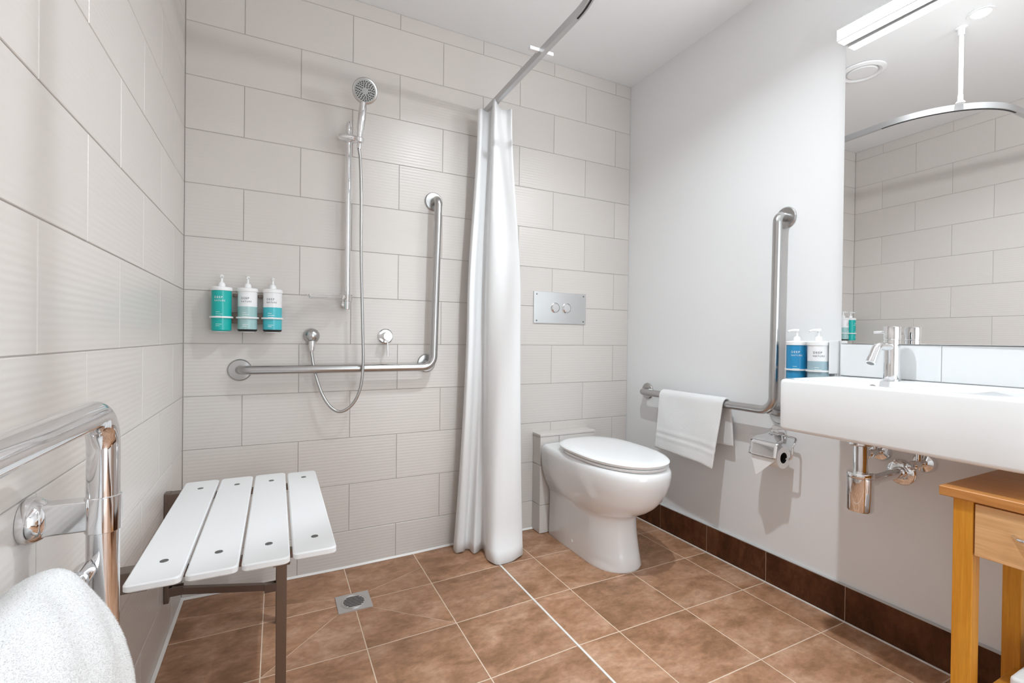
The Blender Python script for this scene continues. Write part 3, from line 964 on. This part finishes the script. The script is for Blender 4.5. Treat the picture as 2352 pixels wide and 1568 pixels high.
def stop(y, z, lab):
    t = thing('stop_valve', lab, 'stop valve', (W, y, z), 'stop valves under the basin')
    MB().lathe([(.031, .0006), (.031, .004), (.026, .013), (.012, .016), (.012, .030)], (W, y, z), (-1, 0, 0), 32).build('rosette', 'chrome', t)
    MB().cyl((W - .026, y, z), (W - .062, y, z), .0115, 20).cyl((W - .042, y, z - .004), (W - .042, y, z + .060), .0075, 16).build('valve_body', 'chrome', t)
    MB().lathe([(.008, .0), (.014, .004), (.0145, .020), (.010, .024), (.001, .0245)], (W - .060, y, z), (-1, 0, 0), 8).build('handle', 'chrome', t)
stop(-1.268, .617, 'small chrome stop valve on the wall right behind the bottle trap')
stop(-1.385, .607, 'small chrome stop valve on the wall nearer the wooden table')

# ------------------------------------------------------------------ wooden side table
st = thing('side_table', 'honey-coloured wooden side table with one drawer under the basin', 'table', (1.92, -1.8, 0))
tx0, tx1, ty0_, ty1_ = 1.742, 2.085, -2.06, -1.557
MB().box(tx0, tx1, ty0_, ty1_, .611, .634, .003).build('tabletop', 'wood_top', st)
LG = .037
for lx in (tx0 + .010, tx1 - .014 - LG):
    for ly in (ty1_ - .024 - LG, ty0_ + .024):
        MB().box(lx, lx + LG, ly, ly + LG, .0006, .6112, .002).build('leg', 'wood_leg', st)
ya, yb = ty1_ - .024 - LG, ty0_ + .024 + LG
dw = MB().box(tx0 + .008, tx0 + .026, yb + .002, ya - .003, .488, .607, .0015).build('drawer', 'wood_drawer', st)
hy = -1.745
MB().tube(fillet([(tx0 + .009, hy + .060, .556), (tx0 - .012, hy + .045, .556), (tx0 - .016, hy, .556), (tx0 - .012, hy - .045, .556), (tx0 + .009, hy - .060, .556)], .02, 6), .0048, 12).build('drawer_pull', 'chrome', dw)
MB().box(tx0 + .028, tx1 - .02, ya + .010, ya + .026, .500, .611).build('apron', 'wood_leg', st, smooth=0)
MB().box(tx0 + .028, tx1 - .02, yb - .026, yb - .010, .500, .611).build('apron', 'wood_leg', st, smooth=0)
MB().box(tx1 - .032, tx1 - .018, yb, ya, .500, .611).build('apron', 'wood_leg', st, smooth=0)
MB().box(tx0 + .012, tx1 - .016, yb - .01, ya + .012, .116, .135, .002).build('shelf', 'wood_leg', st)
ft = MB()
for k in range(3):
    ft.box(1.768 + .002 * k, 2.04, -1.97, -1.672 - .0015 * k, .1355 + .035 * k, .1355 + .035 * k + .0345, .008)
fo = ft.build('folded_towel', 'terry')
tag(fo, 'folded white towel lying on the lower shelf of the wooden table', 'towel')

# ------------------------------------------------------------------ fold-down shower seat
ss = thing('folding_bench', 'white slatted fold-down shower bench on a bronze metal frame', 'bench', (0, -.58, .47))
SZ = .477
sx = [(.042, .139), (.145, .241), (.247, .343), (.349, .443)]
for i, (a, b) in enumerate(sx):
    y0, y1 = (-.944, -.208) if i < 3 else (-.932, -.222)
    poly = rrect(a, b, y0, y1, .012, 5)
    n = len(poly)
    cx_, cy_ = (a + b) / 2, (y0 + y1) / 2
    insd = [(x + math.copysign(.003, cx_ - x), y + math.copysign(.003, cy_ - y)) for x, y in poly]
    s = MB().rings([[(x, y, SZ - .016) for x, y in insd], [(x, y, SZ - .013) for x, y in poly], [(x, y, SZ - .003) for x, y in poly], [(x, y, SZ) for x, y in insd]]).build('slat', 'slat', ss)
    for y in (-.300, -.848):
        MB().lathe([(.0085, 0), (.0080, .0012), (.001, .0015)], (cx_ + .004, y, SZ - .0002), (0, 0, 1), 16).build('screw', 'screw', s)
for y in (-.300, -.855):
    MB().box(.030, .385, y - .011, y + .011, SZ - .036, SZ - .0165, .002).build('seat_rail', 'bronze', ss)
    MB().box(.0006, .016, y - .016, y + .016, .300, .476, .002).build('wall_plate', 'bronze', ss)
    hgm = MB().box(.010, .070, y - .019, y - .0145, .430, .474, .001).box(.010, .070, y + .0145, y + .019, .430, .474, .001).box(.016, .066, y - .017, y + .017, .4695, .474, .001)
    hg = hgm.build('hinge_bracket', 'bronze', ss)
    MB().lathe([(.006, 0), (.0055, .002), (.0005, .0025)], (.046, y - .019, .452), (0, -1, 0), 12).build('bolt', 'screw', hg)
    MB().box(.315, .338, y - .012, y + .012, zf(.32, 0) + .002, .446, .0015).build('leg', 'bronze', ss)
    MB().box(.308, .345, y - .017, y + .017, .428, .4595, .002).build('leg_clamp', 'bronze', ss)
    MB().box(.0006, .014, y - .013, y + .013, .128, .215, .002).build('lower_wall_plate', 'bronze', ss)
    br = MB()
    br.rings([[(x, y + sy_ * .009, zc + sz_ * .0105) for sy_, sz_ in ((-1, -1), (1, -1), (1, 1), (-1, 1))] for x, zc in ((.020, .163), (.314, .110))])
    br.build('brace', 'bronze', ss)
    for xa, xb, zc in ((.012, .050, .162), (.280, .318, .112)):
        MB().box(xa, xb, y - .0125, y - .009, zc - .014, zc + .014, .001).box(xa, xb, y + .009, y + .0125, zc - .014, zc + .014, .001).build('brace_bracket', 'bronze', ss)

# ------------------------------------------------------------------ floor waste
fw = thing('floor_waste', 'square steel floor drain with a round slotted grate in the tiles', 'drain', (.5758, -.2873, -.013))
dz = zf(.57, 0)
a0 = .060
fwm = MB()
fwm.add([(.5758 + sx_ * a0, -.2873 + sy_ * a0, z) for z in (dz - .005, dz + .003) for sx_, sy_ in ((-1, -1), (1, -1), (1, 1), (-1, 1))], [(0, 1, 5, 4), (1, 2, 6, 5), (2, 3, 7, 6), (3, 0, 4, 7), (4, 5, 6, 7)])
fwm.build('frame_plate', 'plate', fw, smooth=0)
MB().lathe([(.0475, 0), (.0475, .0008), (.045, .0010), (.0445, .0003), (.0435, .0003), (.043, .0010), (.001, .0010)], (.5758, -.2873, dz + .003), (0, 0, 1), 40).build('grate', 'plate', fw, smooth=0)
for k in range(-3, 4):
    yy = k * .0098
    L = math.sqrt(max(.0375 ** 2 - yy ** 2, 0))
    pts = rrect(.5758 - L, .5758 + L, -.2873 + yy - .0027, -.2873 + yy + .0027, .0026, 3)
    MB().prism(pts, dz + .0036, dz + .0044).build('slot', 'black', fw, smooth=0)

# ------------------------------------------------------------------ chrome towel rail on the left wall and its bath towel
tr_ = thing('towel_rail', 'thick polished chrome towel rail bracketed to the left tiled wall', 'towel rail', (0, -1.224, .71))
VX, VY = .086, -1.224
MB().tube(fillet([(VX, VY, .12), (VX, VY, .862), (VX, -1.86, .862), (VX, -1.86, .12)], [.055, .055], 14), .0195, 28).build('frame', 'chrome', tr_)
for y in (VY, -1.86):
    MB().lathe([(.030, .0006), (.032, .006), (.031, .014), (.026, .022), (.018, .026)], (0, y, .712), (1, 0, 0), 36).build('wall_flange', 'chrome', tr_)
    MB().box(.016, VX - .012, y - .014, y + .014, .690, .734, .003).build('bracket', 'chrome', tr_)
    MB().lathe([(.0202, -.026), (.0215, -.025), (.0215, .025), (.0202, .026)], (VX, y, .712), (0, 0, 1), 32).build('collar', 'chrome', tr_)
MB().cyl((.071, VY - .010, .636), (.071, -1.85, .636), .0115, 20).cyl((.071, VY - .020, .636), (.071, VY - .050, .636), .0132, 20).build('rung', 'chrome', tr_)
MB().cyl((VX, VY - .012, .25), (VX, -1.85, .25), .0115, 20).build('rung', 'chrome', tr_)

outp = [(.147, .18), (.145, .38), (.141, .495), (.135, .545), (.127, .582), (.112, .622), (.089, .655), (.061, .675), (.036, .670), (.017, .652), (.008, .615), (.006, .55), (.006, .38), (.006, .18)]
outp = [(p.x, p.y) for p in spline([(a, b, 0) for a, b in outp], 5)]
prof = outp
npf = len(prof)
rows = []
ends = [(-1.288, .35), (-1.289, .6), (-1.293, .80), (-1.299, .90), (-1.306, .96), (-1.315, .99), (-1.326, 1)] + [(-1.34 - .02 * k, 1) for k in range(21)] + [(-1.765, .985), (-1.775, .95)]
cxm, czm = .071, .57
nout = len(outp)
for y, s in ends:
    row = []
    for k, (x, z) in enumerate(prof):
        if k < nout:
            xx = cxm + (x - cxm) * s
            zz = czm + (z - czm) * s if z > czm else z
            n_ = .0025 * math.sin(y * 30 + z * 20) + .002 * math.sin(y * 71 + x * 90)
            xx += n_ * (1 if x > cxm else .3); zz += n_ * .5
        else:
            xx, zz = x, z
        row.append((max(xx, .004), y, zz))
    rows.append(row)
bt_ = MB().rings(rows).build('bath_towel', 'terry', smooth=70)
tag(bt_, 'thick fluffy white bath towel hanging over the chrome towel rail', 'towel')
# loops of the terry pile along the surface
pile = MB()
rnd = random.Random(7)
for i in range(len(rows) - 1):
    for k in range(nout - 1):
        a, b, c, d = (Vector(rows[i][k]), Vector(rows[i][k + 1]), Vector(rows[i + 1][k + 1]), Vector(rows[i + 1][k]))
        nrm = (b - a).cross(d - a)
        ar = nrm.length
        if ar < 1e-9: continue
        nrm.normalize()
        if nrm.dot((a + c) / 2 - Vector((cxm, (a.y + c.y) / 2, czm - .1))) < 0: nrm.negate()
        for _ in range(int(ar * 900000) + (1 if rnd.random() < .5 else 0)):
            u_, v_ = rnd.random(), rnd.random()
            p = a.lerp(b, u_).lerp(d.lerp(c, u_), v_)
            t_ = Vector((rnd.uniform(-1, 1), rnd.uniform(-1, 1), rnd.uniform(-1, 1)))
            t_ = (t_ - nrm * t_.dot(nrm)).normalized() * .0003
            tip = p + nrm * rnd.uniform(.0005, .0014) + Vector((rnd.uniform(-.0012, .0012), rnd.uniform(-.0012, .0012), rnd.uniform(-.0016, .0004)))
            pile.add([p - t_, p + t_, tip], [(0, 1, 2)])
me = bpy.data.meshes.new('terry_pile')
me.from_pydata(pile.v, [], pile.f)
me.materials.append(M['terry_pile'])
po = bpy.data.objects.new('terry_pile', me)
COL.objects.link(po); po.parent = bt_; po['kind'] = 'stuff'
